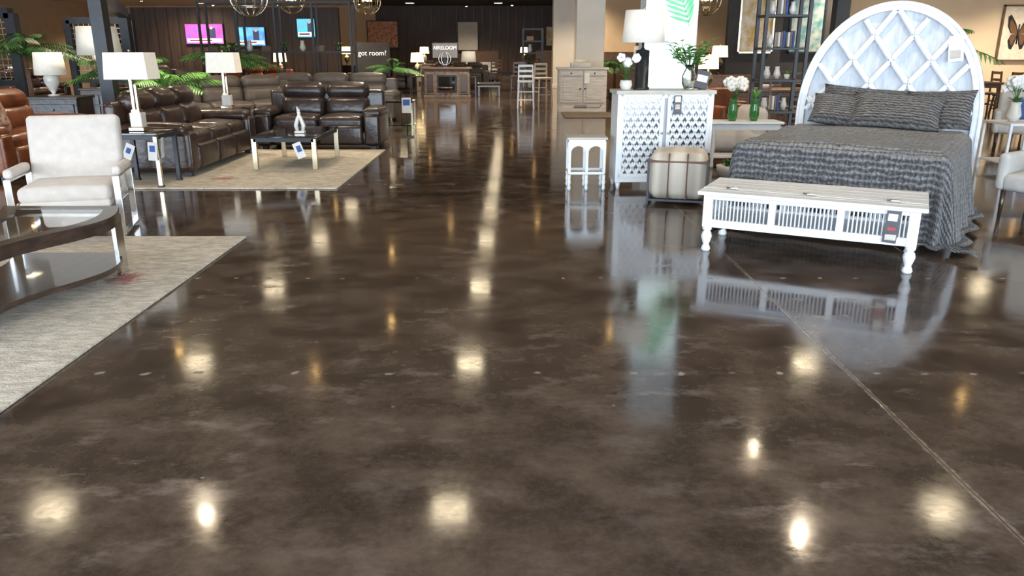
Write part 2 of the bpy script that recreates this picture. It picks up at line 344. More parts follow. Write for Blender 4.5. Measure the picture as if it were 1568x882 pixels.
# ------------------------------------------------------------------ furniture builders
def rug(loc,w,d,mt,rz=0,name='area_rug'):
    m=M(name); m.box((0,0,.008),(w,d,.015),mt,.006)
    o=m.done(loc,rz); return o
def rugw(x0,x1,y0,y1,mt,name='area_rug'):
    m=M(name); m.box(((x0+x1)/2,(y0+y1)/2,.009),(x1-x0,y1-y0,.016),mt,.006); m.done()
def sofa(W,D,H,n,mt,loc,rz,name='leather_recliner_sofa',arm=.27,z0=0):
    m=M(name); sw=(W-2*arm)/n
    m.box((0,.04,.17),(W-.06,D-.16,.22),mt,.04,seg=2)
    for sx in(-1,1):
        cx=sx*(W/2-arm/2)
        m.box((cx,-.02,.30),(arm-.02,D-.08,.50),mt,.07,seg=3,mid=2)
        m.box((cx,-.06,.55),(arm+.03,D-.22,.15),mt,.07,seg=3,mid=3,puff=(.01,0,.02))
        m.box((cx,-D/2+.045,.30),(arm-.06,.06,.44),mt,.025,seg=2)
        for yy in(-D/2+.12,D/2-.15): m.box((cx,yy,.03),(.08,.08,.06),BLACKM)
    m.box((0,D/2-.09,.48),(W-.10,.16,.78),mt,.06,seg=2)
    for i in range(n):
        cx=-W/2+arm+sw*(i+.5)
        m.box((cx,-.10,.40),(sw-.015,D-.34,.20),mt,.075,seg=3,mid=4,puff=(0,.0,.035))
        m.box((cx,-D/2+.07,.22),(sw-.02,.11,.30),mt,.05,seg=3,mid=3,puff=(0,.015,0))
        m.box((cx,D/2-.26,.60),(sw-.015,.23,.34),mt,.10,seg=3,mid=4,puff=(0,.035,.01),rot=(-10,0,0))
        m.box((cx,D/2-.18,.85),(sw-.02,.25,.26),mt,.11,seg=3,mid=4,puff=(0,.03,.02),rot=(-8,0,0))
    return m.done((loc[0],loc[1],z0),rz)
def table_lamp(loc,h=.84,rect=True,sw=.48,sh=.28,basemat=None,lit=False,style=0,name='table_lamp'):
    m=M(name); bm=basemat or BRASS; S=SHADELIT if lit else SHADE
    zt=h;zb=h-sh
    if style==0:
        m.box((0,0,.02),(.17,.17,.04),BRASS,.005); m.box((0,0,.12),(.13,.13,.16),CERAM,.01); m.box((0,0,.215),(.09,.09,.03),BRASS)
        m.box((-.022,0,(zb+.2)/2),(.03,.045,zb-.2),bm); m.box((.022,0,(zb+.14)/2),(.022,.045,zb-.26),bm)
    elif style==1:
        m.lathe([(.085,0),(.085,.02),(.02,.03),(.055,.1),(.11,.2),(.115,.28),(.07,.36),(.02,.4),(.015,zb+.05)],bm,20)
    else:
        m.lathe([(.09,0),(.09,.02),(.075,.03),(.075,zb-.08),(.03,zb-.07),(.012,zb-.05),(.012,zb+.03)],bm,16)
    m.cyl((0,0,zb+.08),.012,.2,BRASS,8); m.sphere((0,0,zt+.02),.014,BRASS,8)
    if rect:
        o1=[(-sw/2,-sw*.33),(sw/2,-sw*.33),(sw/2,sw*.33),(-sw/2,sw*.33)]
        vs=[(x,y,zb) for x,y in o1]+[(x*.92,y*.92,zt) for x,y in o1]+[(x*.98,y*.98,zb) for x,y in o1]+[(x*.9,y*.9,zt) for x,y in o1]
        fs=[]
        for i in range(4):
            k=(i+1)%4; fs+=[(i,k,4+k,4+i),(8+k,8+i,12+i,12+k),(i,8+i,8+k,k),(4+i,4+k,12+k,12+i)]
        m.add(vs,fs,S); m.box((0,0,zt-.03),(sw*.9,.01,.01),BRASS); m.box((0,0,zt-.03),(.01,sw*.6,.01),BRASS)
    else:
        m.lathe([(sw/2,zb),(sw*.44,zt),(sw*.43,zt),(sw/2-.006,zb),(sw/2,zb)],S,28)
        m.box((0,0,zt-.03),(sw*.86,.008,.008),BRASS); m.box((0,0,zt-.03),(.008,sw*.86,.008),BRASS)
    return m.done(loc)
def end_table(loc,w=.52,h=.6,rz=0,tags=True,name='glass_top_end_table'):
    m=M(name)
    for sx in(-1,1):
        for sy in(-1,1):
            m.box((sx*(w/2-.03),sy*(w/2-.03),h/2-.02),(.045,.045,h-.04),BRASS if sy<0 else BLACKM,.004)
            m.box((sx*(w/2-.03),sy*(w/2-.03),.01),(.055,.055,.02),BLACKM)
    for sx in(-1,1):
        m.box((sx*(w/2-.03),0,h-.05),(.04,w-.06,.05),BLACKM); m.box((0,sx*(w/2-.03),h-.05),(w-.06,.04,.05),BLACKM)
    m.box((0,0,h-.015),(w,w,.025),BLACKG,.005)
    if tags:
        m.box((w/2+.005,-w/2+.10,h-.17),(.004,.10,.22),TAG,rot=(0,4,10)); m.box((w/2-.06,-w/2-.012,h-.2),(.10,.004,.20),TAG,rot=(0,4,0)); m.box((w/2-.06,-w/2-.016,h-.17),(.06,.003,.07),BLUEF,rot=(0,4,0))
        m.box((-.05,-w/2-.01,h-.2),(.10,.004,.17),TAG,rot=(0,25,0)); m.box((-.05,-w/2-.014,h-.19),(.05,.003,.06),BLUEF,rot=(0,25,0))
    return m.done(loc,rz)
def flowers(m,c,n=9,spread=.09,h=.3,petal=PETAL,seed=1,r=.03):
    r_=random.Random(seed)
    for i in range(n):
        a=r_.uniform(0,6.28);d=r_.uniform(.01,spread); z=c[2]+h*r_.uniform(.65,1.05)
        p=(c[0]+d*math.cos(a),c[1]+d*math.sin(a),z)
        m.tube([c,(c[0]+.4*(p[0]-c[0]),c[1]+.4*(p[1]-c[1]),c[2]+.6*(z-c[2])),p],.003,LEAF,5)
        for k in range(5):
            an=k*1.257+i; m.sphere((p[0]+r*.8*math.cos(an),p[1]+r*.3*math.sin(i*2.),p[2]+r*.8*math.sin(an)),r*.75,petal,8,(1,.5,1))
        m.sphere(p,r*.3,BRASS,6)
    for i in range(6):
        a=r_.uniform(0,6.28); leaf(m,Vector(c),Vector((math.cos(a),math.sin(a),1.2)),h*.55,.03,LEAF)
def leaf(m,p,d,L,w,mt,droop=.3):
    d=d.normalized(); side=d.cross(Vector((0,0,1)))
    if side.length<1e-3: side=Vector((1,0,0))
    side.normalize(); vs=[];N=5
    for i in range(N+1):
        t=i/N; q=p+d*L*t+Vector((0,0,-droop*L*t*t)); ww=w*math.sin(math.pi*(.08+.9*t))
        vs+= [q-side*ww+Vector((0,0,ww*.3)),q,q+side*ww+Vector((0,0,ww*.3))]
    fs=[]
    for i in range(N):
        fs+=[(i*3,i*3+1,i*3+4,i*3+3),(i*3+1,i*3+2,i*3+5,i*3+4)]
    m.add(vs,fs,mt,True)
def palm(loc,h=1.9,n=14,L=1.0,mt=LEAF,seed=3,trunk=.6,name='potted_palm',pot=True):
    m=M(name); r_=random.Random(seed)
    if pot: m.lathe([(.15,0),(.2,.3),(.21,.32),(.18,.32),(.16,.28),(.001,.28)],POT,18)
    zb=h*trunk
    for k in range(3): m.tube([(.04*k-.04,0,.25),(.03*k-.03,.02,zb*.6),(.02*k-.02,.0,zb)],.018,MIDW,6)
    for i in range(n):
        a=2*math.pi*i/n+r_.uniform(-.2,.2); el=r_.uniform(.35,1.25); l=L*r_.uniform(.75,1.1)
        pts=[]
        for j in range(10):
            t=j/9; rr=l*t*math.cos(el)*(1+.3*t); z=zb+l*(math.sin(el)*t-.55*t*t)
            pts.append(Vector((rr*math.cos(a),rr*math.sin(a),z)))
        m.tube(pts,[.008*(1-.7*j/9) for j in range(10)],mt,5)
        for j in range(2,20):
            t=j/20; q=t*9; k=min(8,int(q)); p=pts[k].lerp(pts[k+1],q-k); tg=(pts[k+1]-pts[k]).normalized()
            sd=tg.cross(Vector((0,0,1))).normalized()
            for sg in(-1,1): leaf(m,p,tg*.8+sd*sg*.9+Vector((0,0,.05)),l*.30*math.sin(math.pi*(.15+.8*t)),.017,mt,.5)
    return m.done(loc)
# ------------------------------------------------------------------ foreground left
rugw(-5.2,-2.2,2.55,6.25,RUG1)
rugw(-4.75,-1.95,8.57,12.02,RUG2)
def wavy_table():
    m=M('wavy_coffee_table'); L=1.5;W=.78
    def edge(y): return .11*math.sin(2*math.pi*(y/L)+.2)
    N=28; ys=[-L/2+L*i/N for i in range(N+1)]
    def outline(inset,ext=0): 
        return [(W/2-inset+edge(y*(1-2*inset/L)),y*(1-2*inset/L)) for y in ys]+[(-W/2+inset+edge(y*(1-2*inset/L)),y*(1-2*inset/L)) for y in ys[::-1]]
    m.ring(outline(0),outline(.10),.035,DARKW,(0,0,.425)); m.ring(outline(.003),outline(.02),.05,DARKW,(0,0,.38))
    m.prism(outline(.095),.010,GLASS,(0,0,.447))
    m.prism(outline(.02),.035,DARKW,(0,0,.10))
    for sy in(-1,1):
        for sx in(-1,1):
            y=sy*(L/2-.09); x=sx*(W/2-.03)+edge(y)
            m.box((x,y,.21),(.03,.10,.42),CHROME,.003)
            m.box((x,y,.01),(.035,.12,.02),CHROME,.003)
        m.box((edge(sy*(L/2-.09)),sy*(L/2-.09),.09),(W-.08,.04,.02),CHROME); m.box((edge(sy*(L/2-.09)),sy*(L/2-.09),.41),(W-.08,.04,.02),CHROME)
    m.done((-3.05,4.45,.017))
wavy_table()
def chrome_armchair():
    m=M('upholstered_armchair'); 
    m.box((0,-.02,.36),(.68,.62,.13),CREAM,.05,seg=3,mid=4,puff=(0,.0,.02))
    m.box((0,-.02,.28),(.66,.60,.06),CREAM,.02,seg=2)
    m.box((0,.30,.60),(.72,.13,.68),CREAM,.045,seg=3,mid=4,puff=(0,.02,0),rot=(-12,0,0))
    for sx in(-1,1):
        x=sx*.39
        m.box((x,-.02,.53),(.075,.50,.075),CREAM,.03,seg=2,mid=2)
        m.box((x,-.02,.485),(.05,.58,.018),CHROME,.003); m.box((x,-.30,.245),(.05,.018,.49),CHROME,.003); m.box((x,.27,.245),(.05,.018,.49),CHROME,.003)
        m.box((x,-.02,.01),(.05,.58,.018),CHROME,.003); m.box((x*.93,-.02,.27),(.06,.3,.02),CHROME,.003)
    m.done((-3.68,6.45,.019),16)
chrome_armchair()
end_table((-4.17,8.86,.018),.55,.6); table_lamp((-4.2,8.86,.619),.84)
sofa(2.45,1.05,.98,3,BROWNL,(-4.33,10.5),90,z0=.018)
end_table((-4.5,12.55,0),.55,.6,tags=False); table_lamp((-4.5,12.55,.602),.84,sw=.46,sh=.3)
sofa(1.95,1.0,.98,2,BLACKL,(-3.0,12.56),0,name='leather_loveseat')
def glass_coffee():
    m=M('glass_top_coffee_table'); W=.82;L=1.35;h=.42
    for sx in(-1,1):
        for sy in(-1,1): m.box((sx*(W/2-.03),sy*(L/2-.03),h/2-.015),(.06,.05,h-.03),BRASS,.004)
    for sx in(-1,1): m.box((sx*(W/2-.03),0,h-.045),(.05,L-.06,.05),BLACKM); m.box((0,sx*(L/2-.03),h-.045),(W-.06,.05,.05),BLACKM)
    m.box((0,0,h-.01),(W,L,.022),BLACKG,.005)
    m.box((.2,-L/2-.02,h-.17),(.11,.004,.2),TAG,rot=(0,-20,0)); m.box((.2,-L/2-.024,h-.15),(.06,.003,.08),BLUEF,rot=(0,-20,0))
    m.done((-2.90,10.58,.018),0)
glass_coffee()
def sculpture(loc):
    m=M('abstract_sculpture'); m.box((0,0,.015),(.13,.09,.03),CERAM,.005)
    for k in(-1,1):
        m.tube([(k*.035,0,.02),(k*.05,0,.10),(k*.02,0,.19),(-k*.01,0,.26),(-k*.0-.02,0,.34)],[.02,.028,.024,.015,.006],CERAM,10)
    m.sphere((.0,0,.29),.02,CERAM); m.done(loc)
sculpture((-2.78,10.3,.441))
sofa(3.0,1.0,.96,3,GREYL,(-5.6,15.6),38,name='grey_sectional_sofa')
sofa(3.0,1.0,.96,3,GREYL,(-4.0,17.4),0,name='grey_sectional_sofa')
def side_table(loc,w=.45,h=.55,mt=BRASS,top=BLACKG,name='side_table'):
    m=M(name)
    for sx in(-1,1):
        for sy in(-1,1): m.box((sx*(w/2-.02),sy*(w/2-.02),h/2),(.03,.03,h),mt)
    m.box((0,0,h),(w,w,.03),top,.004); m.box((0,0,.12),(w-.04,w-.04,.02),top); m.done(loc)
side_table((-2.1,15.0,0),.5,.55)
m=M('display_tag_stand'); m.box((0,0,.01),(.2,.15,.02),BLACKM); m.cyl((0,0,.3),.01,.6,BLACKM,8); m.box((0,-.01,.55),(.16,.01,.26),TAG); m.box((0,-.018,.6),(.12,.004,.1),BLUEF); m.done((-1.85,13.9,0))
sofa(2.1,1.0,.95,2,CARAM,(-6.4,10.1),90,name='caramel_leather_sofa')
m=M('patterned_throw_pillow'); m.pillow((0,0,0),.42,.42,.16,mat('patterned_pillow',(.5,.4,.3),.8,col2=(.25,.07,.04),scale=22),(70,0,75)); m.done((-6.33,9.6,.72))
def frame(name,p0,p1,h,t,mesh=False):
    m=M(name); p0=Vector((*p0,0));p1=Vector((*p1,0)); Z=Vector((0,0,h))
    m.beam(p0,p0+Z,t,t,BLACKM); m.beam(p1,p1+Z,t,t,BLACKM); m.beam(p0+Z,p1+Z,t,t,BLACKM); m.beam(p0+Vector((0,0,.06)),p1+Vector((0,0,.06)),t*.6,.05,BLACKM)
    if mesh:
        n=int((p1-p0).length/.11)
        for i in range(1,n): q=p0.lerp(p1,i/n); m.beam(q+Vector((0,0,.8)),q+Z,.012,.012,GRID)
        for k in range(11): m.beam(p0+Vector((0,0,.8+k*(h-.85)/11)),p1+Vector((0,0,.8+k*(h-.85)/11)),.012,.012,GRID)
        m.beam(p0+Vector((0,0,.8)),p1+Vector((0,0,.8)),t*.6,.05,BLACKM)
    m.done()
frame('black_display_frame',(-5.72,11.35),(-8.1,17.1),2.2,.18)
frame('black_mesh_display_partition',(-10.4,17),(-13.8,17),2.2,.2,True)
frame('black_mesh_display_partition',(-8.5,18.2),(-9.9,18.2),2.1,.14,True)
def chest(loc,w,d,h,mt,rows=3,cols=2,name='chest_of_drawers',rz=0):
    m=M(name); m.box((0,0,h/2+.04),(w,d,h-.12),mt,.01); m.box((0,0,h-.015),(w+.05,d+.04,.035),mt,.006)
    for i in range(cols):
        for j in range(rows):
            cw=(w-.08)/cols; ch=(h-.2)/rows; c=(-w/2+.04+cw*(i+.5),-d/2-.008,.1+ch*(j+.5))
            m.box(c,(cw-.02,.02,ch-.02),mt,.006); m.sphere((c[0],c[1]-.025,c[2]),.016,BRASS,8)
    for sx in(-1,1):
        for sy in(-1,1): m.box((sx*(w/2-.04),sy*(d/2-.04),.05),(.06,.06,.1),mt)
    return m.done(loc,rz)
chest((-7.15,12.6,0),.75,.5,.78,BLACKL,3,1); table_lamp((-7.25,12.6,.785),.66,False,.46,.34,CERAM,style=1)
chest((-7.6,14.9,0),.7,.5,.80,DARKW,3,2); table_lamp((-7.6,14.9,.805),1.08,False,.76,.5,CERAM,style=1)
palm((-5.75,13.3,0),1.75,16,.95,LEAFB,5,.45)
palm((-6.6,13.9,0),2.1,14,.95,LEAF,15,.5)
palm((-9.3,15.4,0),2.3,16,1.2,LEAF,8,.6)
palm((-6.7,19.2,0),2.2,14,1.1,LEAF,9,.55)
# ------------------------------------------------------------------ bed group
def bed():
    m=M('bed'); HW=.79; L=2.06; top=.75
    m.box((0,L/2,.26),(1.52,L-.06,.26),WHITE,.01); m.box((0,L/2+.01,.56),(1.54,L-.04,.34),OFFW,.06,seg=3)
    for sx in(-1,1):
        for y in(.12,L-.1): m.box((sx*.66,y,.07),(.08,.08,.14),WHITE)
    ov=.80; back=1.74
    def fn(u,v):
        a=-HW-ov+u*(2*HW+2*ov); b=-ov+v*(ov+back)
        ox=max(0,abs(a)-HW); oy=max(0,-b); sgn=1 if a>0 else -1
        x=max(-HW,min(HW,a)); y=max(0,b); o=math.hypot(ox,oy)
        lim=.70
        if o<=0:
            z=top+.008*math.sin(5*x+2)*math.cos(4*y)+.008*math.sin(11*y)+.018*math.exp(-((y-1.45)/.3)**2)
            e=min(HW-abs(x),y)
            if e<.06: z-=.02*(1-e/.06)**2
            return (x,y,z)
        dx,dy=sgn*ox/o,-oy/o
        per=(y*6.0 if ox>0 and oy==0 else 0)+(x*6.5 if oy>0 else 0)+math.atan2(oy,ox+1e-6)*5
        drop=min(o,lim); extra=max(0,o-lim)
        rr=.045*min(1,o/.08)+.045*o/.7+ .035*(o/.7)*math.sin(per*1.7)+extra*.6+(.07*o/.7*max(0,sgn) if ox>0 else 0)
        z=top-.025-max(0,drop-.05)*1.0-(min(1,o/.05)**2)*.02
        if extra: z=max(.02,top-.045-(lim-.05))+.010*math.sin(extra*40)
        return (x+dx*rr,y+dy*rr,max(.014,z))
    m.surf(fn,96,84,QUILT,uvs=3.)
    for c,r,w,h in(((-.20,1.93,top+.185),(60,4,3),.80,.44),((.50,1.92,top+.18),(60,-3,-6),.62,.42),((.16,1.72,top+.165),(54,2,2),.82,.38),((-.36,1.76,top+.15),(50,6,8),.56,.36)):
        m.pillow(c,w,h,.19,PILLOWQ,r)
    A=.875;zs=.82;B=1.13; N=40
    def arch(a,b,z0):
        return [(-a,z0)]+[(-a*math.cos(math.pi*i/N),zs+b*math.sin(math.pi*i/N)**.94) for i in range(N+1)]+[(a,z0)]
    RX=(90,0,0)
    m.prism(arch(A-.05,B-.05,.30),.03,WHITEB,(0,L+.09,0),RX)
    m.ring(arch(A,B,.0),arch(A-.085,B-.085,.0),.075,WHITE,(0,L+.105,0),RX,closed=False)
    m.ring(arch(A-.012,B-.012,.0),arch(A-.03,B-.03,.0),.09,WHITE,(0,L+.105,0),RX,closed=False)
    m.ring(arch(A-.065,B-.065,.0),arch(A-.085,B-.085,.0),.09,WHITE,(0,L+.105,0),RX,closed=False)
    m.box((0,L+.07,.40),(2*A-.2,.05,.14),WHITE,.005)
    def inside(x,z):
        a=A-.07;b=B-.07
        return abs(x)<a and (z<zs or (x/a)**2+((z-zs)/b)**2<1) and z>.4
    for fam in(-1,1):
        for k in range(-6,8):
            pts=[]
            for i in range(90):
                t=-1.9+3.8*i/89
                z=1.20+t*1.0
                x=fam*(t*.72+k*.36-.18+.13*math.sin((z-.4)*1.25)-.08)
                if inside(x,z): pts.append((x,L+.04,z))
                elif len(pts)>1: break
                else: pts=[]
            for i in range(0,len(pts)-1,3):
                j=min(i+3,len(pts)-1)
                if j>i:
                    m.beam(pts[i],pts[j],.050,.04,WHITE); m.beam((pts[i][0],L+.014,pts[i][2]),(pts[j][0],L+.014,pts[j][2]),.020,.022,WHITE)
    m.box((.56,L-.00,1.50),(.13,.004,.24),TAG,rot=(0,-6,0)); m.box((.56,L-.003,1.45),(.09,.003,.08),GREYW,rot=(0,-6,0)); m.tube([(.56,L-.0,1.62),(.55,L+.01,1.72)],.003,TAG,5)
    m.done((2.64,6.36,0),-34)
bed()
def trunk_bench():
    m=M('storage_bench'); W=1.48;D=.66;h=.47
    m.box((0,0,h-.015),(W+.08,D+.08,.03),WHITE,.006)
    for k in range(5): m.box((0,-D/2-.0+.075+k*.133,h+.001),(W+.06,.003,.002),GREYW)
    m.box((0,-.18,h+.002),(W+.075,.004,.004),GREYW)
    zb,zt=.19,.455
    for sx in(-1,1):
        for sy in(-1,1):
            x,y=sx*(W/2-.035),sy*(D/2-.035)
            m.box((x,y,(zb+zt)/2),(.07,.07,zt-zb),WHITE,.005)
            m.lathe([(.030,0),(.036,.015),(.03,.035),(.022,.05),(.034,.085),(.042,.115),(.034,.145),(.024,.155),(.036,.17),(.036,.192)],WHITE,16,(x,y,0))
        m.tube([(sx*(W/2-.05),-D/2+.05,.12),(sx*(W/2-.16),-D/2+.05,zb)],.006,BLACKM,6)
    for sy in(-1,1):
        y=sy*(D/2-.03)
        m.box((0,y,zt-.025),(W-.1,.045,.05),WHITE,.004); m.box((0,y,zb+.03),(W-.1,.045,.06),WHITE,.004)
        for x in(-.235,.235): m.box((x,y,(zb+zt)/2),(.05,.05,zt-zb),WHITE,.004)
        for i in range(48):
            x=-W/2+.09+(W-.18)*i/47
            if abs(abs(x)-.235)>.035: m.cyl((x,y,(zb+zt)/2),.006,zt-zb-.08,WHITE,6)
    for sx in(-1,1):
        x=sx*(W/2-.03); m.box((x,0,zt-.025),(.045,D-.1,.05),WHITE); m.box((x,0,zb+.03),(.045,D-.1,.06),WHITE)
        for i in range(18): m.cyl((x,-D/2+.09+(D-.18)*i/17,(zb+zt)/2),.006,zt-zb-.08,WHITE,6)
    m.box((0,0,zb+.03),(W-.1,D-.1,.02),WHITE)
    for x in(-.56,0,.56):
        m.box((x,-.18,h+.006),(.09,.05,.006),CHROME,.002); m.cyl((x,-.18,h+.010),.008,.09,CHROME,8,(0,90,0))
    m.box((W/2-.17,-D/2-.012,.33),(.09,.004,.24),TAGD,rot=(0,3,0)); m.box((W/2-.17,-D/2-.016,.39),(.06,.003,.05),TAG,rot=(0,3,0)); m.box((W/2-.17,-D/2-.016,.31),(.05,.003,.02),REDM); m.box((W/2-.17,-D/2-.016,.25),(.07,.003,.04),GREYW)
    m.done((2.27,5.79,0),-27)
trunk_bench()
def lattice_cabinet():
    m=M('lattice_door_cabinet'); W=1.05;D=.40;H=1.07
    m.box((0,0,H-.02),(W+.04,D+.04,.04),GREYW,.006)
    m.box((0,0,.11),(W,D,.06),WHITE2,.004); m.box((0,0,H-.06),(W-.01,D-.01,.05),WHITE2,.003)
    m.box((0,.02,.59),(W-.01,D-.06,.93),WHITE2)
    MIR=mat('antiqued_mirror',(.42,.46,.50),.12,.9,col2=(.3,.33,.36))
    for sx in(-1,1):
        m.box((sx*(W/2-.02),-.01,.59),(.04,D-.01,.95),WHITE2,.003)
        for sy in(-1,1): m.lathe([(.018,0),(.03,.08)],WHITE2,10,(sx*(W/2-.04),sy*(D/2-.04),0))
        cx=sx*(W/4-.005); dw=W/2-.05; dz=.90
        m.box((cx,-D/2+.018,.59),(dw,.012,dz),MIR)
        for q in(-1,1):
            m.box((cx+q*(dw/2-.018),-D/2+.002,.59),(.036,.03,dz),WHITE2,.003); m.box((cx,-D/2+.002,.59+q*(dz/2-.018)),(dw,.03,.036),WHITE2,.003)
        iw=dw-.07; ih=dz-.07; nx=5; nz=13; cw=iw/nx; ch=ih/nz
        for j in range(nz):
            for i in range(nx):
                xx=cx-iw/2+cw*(i+.5); z0=.59-ih/2+ch*j
                up=1 if j%2==0 else -1
                m.beam((xx-cw/2,-D/2+.004,z0+(0 if up>0 else ch)),(xx,-D/2+.004,z0+(ch if up>0 else 0)),.022,.014,WHITE2)
                m.beam((xx,-D/2+.004,z0+(ch if up>0 else 0)),(xx+cw/2,-D/2+.004,z0+(0 if up>0 else ch)),.022,.014,WHITE2)
                if j%2==0: m.beam((xx-cw/2,-D/2+.004,z0),(xx-cw/2,-D/2+.004,z0+ch*.9),.014,.012,WHITE2)
                else: m.beam((xx,-D/2+.004,z0+ch*.1),(xx,-D/2+.004,z0+ch),.014,.012,WHITE2)
        m.sphere((sx*.035,-D/2-.03,.62),.014,BRASS,8)
    m.box((.12,-D/2-.035,.92),(.085,.004,.2),TAGD); m.box((.12,-D/2-.039,.98),(.06,.003,.06),TAG); m.box((.12,-D/2-.039,.90),(.05,.003,.05),GREYW)
    m.done((1.655,8.78,0),3)
lattice_cabinet()
def arch_stool():
    m=M('arched_side_table'); w=.44;d=.36;h=.58
    m.box((0,0,h-.012),(w,d,.024),GREYW,.005); m.box((0,0,h-.04),(w-.04,d-.04,.03),WHITE2)
    def arc(cx,ww,axis,off):
        n=12; out=[];inn=[]
        for i in range(n+1):
            a=math.pi*i/n; inn.append((cx-ww/2*math.cos(a),h-.17+ww*.5*math.sin(a)*.95)); out.append((cx-ww/2*math.cos(a),h-.05))
        if axis=='x': m.ring(out,inn,.022,WHITE2,(0,off+.011,0),(90,0,0),closed=False)
        else: m.ring(out,inn,.022,WHITE2,(off-.011,0,0),Euler((rad(90),0,rad(90))).to_matrix().to_4x4(),closed=False)
    for sy in(-1,1):
        y=sy*(d/2-.03)
        for x in(-w/2+.03,0,w/2-.03): 
            m.box((x,y,(h-.16)/2+.12),(.032,.032,h-.30),WHITE2,.003); m.lathe([(.014,0),(.022,.03),(.014,.06),(.024,.09),(.016,.12),(.02,.17)],WHITE2,10,(x,y,0))
            m.box((x,y,h-.12),(.034,.026,.14),WHITE2)
        for cx in(-w/4+.015,w/4-.015): arc(cx,w/2-.06,'x',y)
        m.box((0,y,.19),(w-.06,.024,.03),WHITE2,.003)
    for sx in(-1,1):
        x=sx*(w/2-.03); arc(0,d-.10,'y',x); m.box((x,0,.19),(.024,d-.06,.03),WHITE2,.003)
    m.done((.82,8.66,0),0)
arch_stool()
def ottoman():
    m=M('strapped_cube_ottoman'); w=.55; TRIM=mat('brown_leather_trim',(.16,.085,.045),.5)
    m.box((0,0,.285),(w,w,.46),OTTO,.085,seg=4,mid=4,puff=(.022,.022,.018))
    m.box((0,0,.43),(w+.03,w+.03,.022),TRIM,.008)
    for x in(-.09,.09): m.box((x,0,.285),(.014,w+.05,.455),TRIM,.006)
    for sx in(-1,1):
        for sy in(-1,1):
            m.box((sx*(w/2+.012),sy*(w/2+.012),.23),(.022,.022,.46),BLACKM,.002)
        m.box((sx*(w/2+.012),0,.045),(.02,w,.02),BLACKM); m.box((0,sx*(w/2+.012),.045),(w,.02,.02),BLACKM)
    m.done((1.71,7.93,0),-14)
ottoman()
table_lamp((1.42,8.78,1.072),.82,False,.46,.33,BLACKM,style=2)
m=M('orchid_arrangement'); m.lathe([(.05,0),(.07,.05),(.06,.10),(.052,.10),(.05,.02),(.001,.02)],CERAM,16); flowers(m,(0,0,.1),8,.13,.24,seed=4,r=.032); m.done((1.24,8.70,1.072))
m=M('green_vase_arrangement')
m.lathe([(.05,0),(.075,.06),(.08,.14),(.045,.22),(.05,.26),(.04,.26),(.035,.22),(.07,.14),(.06,.03),(.001,.02)],GLASS,18)
r_=random.Random(3)
for i in range(26):
    a=r_.uniform(0,6.28);e=r_.uniform(.4,1.6); p=Vector((0,0,.2)); d=Vector((math.cos(a),math.sin(a)*.8,e)).normalized(); l=r_.uniform(.18,.40)
    m.tube([p,p+d*l*.6,p+d*l+Vector((0,0,-.03))],.004,LEAF,5); 
    for k in range(4): leaf(m,p+d*l*(.5+.15*k),Vector((math.cos(a+k*2),math.sin(a+k*2),.5)),.12,.03,LEAFB)
m.done((1.95,8.82,1.072))
m=M('tag_holder_sign'); m.box((0,0,.008),(.09,.05,.012),BLACKM,.003); m.box((0,0,.11),(.14,.008,.19),TAGD,rot=(-10,12,0)); m.box((0,-.008,.12),(.11,.003,.07),TAG,rot=(-10,12,0)); m.done((2.06,8.66,1.072),-10)
m=M('palm_leaf_wall_art'); m.box((0,0,0),(.64,.035,1.9),mat('backlit_canvas',(.85,.93,.93),.5,col2=(.80,.9,.9),emit=.95,ecol=(.66,.92,.96)),.004)
LEAFART=mat('printed_leaf',(.16,.50,.28),.5,col2=(.10,.40,.20),emit=.35,ecol=(.2,.65,.35))
for i in range(15):
    t=i/14; p=Vector((.24-.30*t,-.022,-.12+.86*t))
    for sg in(-1,1):
        ang=rad(112+(-sg)*(52-14*t)); l=.38*(1-.55*abs(t-.4))
        q=p+Vector((math.cos(ang)*l,0,math.sin(ang)*l)); q.x=max(-.30,min(.30,q.x)); n_=Vector((-math.sin(ang),0,math.cos(ang)))*.022
        q.z=min(q.z,.93)
        m.add([p-n_*.6,p.lerp(q,.5)-n_,q,p.lerp(q,.5)+n_,p+n_*.6],[(0,1,2,3,4)],LEAFART)
m.tube([(.25,-.022,-.18),(.12,-.022,.22),(-.06,-.022,.76)],.005,LEAFART,5)
m.done((2.06,10.645,1.95))
m=M('white_console_table'); m.box((0,0,.585),(.95,.42,.03),WHITE2,.005); m.box((0,0,.53),(.88,.36,.07),WHITE2,.004)
for sx in(-1,1):
    for sy in(-1,1): m.lathe([(.02,0),(.028,.04),(.02,.08),(.03,.3),(.022,.42),(.035,.5)],WHITE2,12,(sx*.41,sy*.15,0))
m.box((0,0,.15),(.84,.34,.025),WHITE2); m.done((3.02,10.3,0))
for x,s_ in((2.87,2),(3.15,6)):
    m=M('green_glass_vase'); m.lathe([(.045,0),(.06,.05),(.062,.16),(.04,.25),(.05,.28),(.042,.28),(.034,.25),(.054,.16),(.05,.03),(.001,.02)],GREENG,18)
    if s_==2: flowers(m,(0,0,.26),12,.12,.26,seed=s_,r=.04)
    else:
        for k in range(9): leaf(m,Vector((0,0,.25)),Vector((math.cos(k),math.sin(k)*.5,2.2)),.22,.02,LEAFB)
    m.done((x,10.28,.602))
m=M('cream_chaise'); m.box((0,0,.28),(1.0,.8,.28),CREAM,.08,seg=3,mid=3,puff=(0,0,.03)); m.box((.40,0,.5),(.25,.8,.45),CREAM,.1,seg=3); 
for sx in(-1,1):
    for sy in(-1,1): m.cyl((sx*.42,sy*.32,.07),.02,.14,DARKW,8)
m.done((3.02,11.25,0))
m=M('potted_succulent'); m.lathe([(.08,0),(.13,.08),(.14,.15),(.12,.15),(.1,.1),(.001,.1)],CERAM,18)
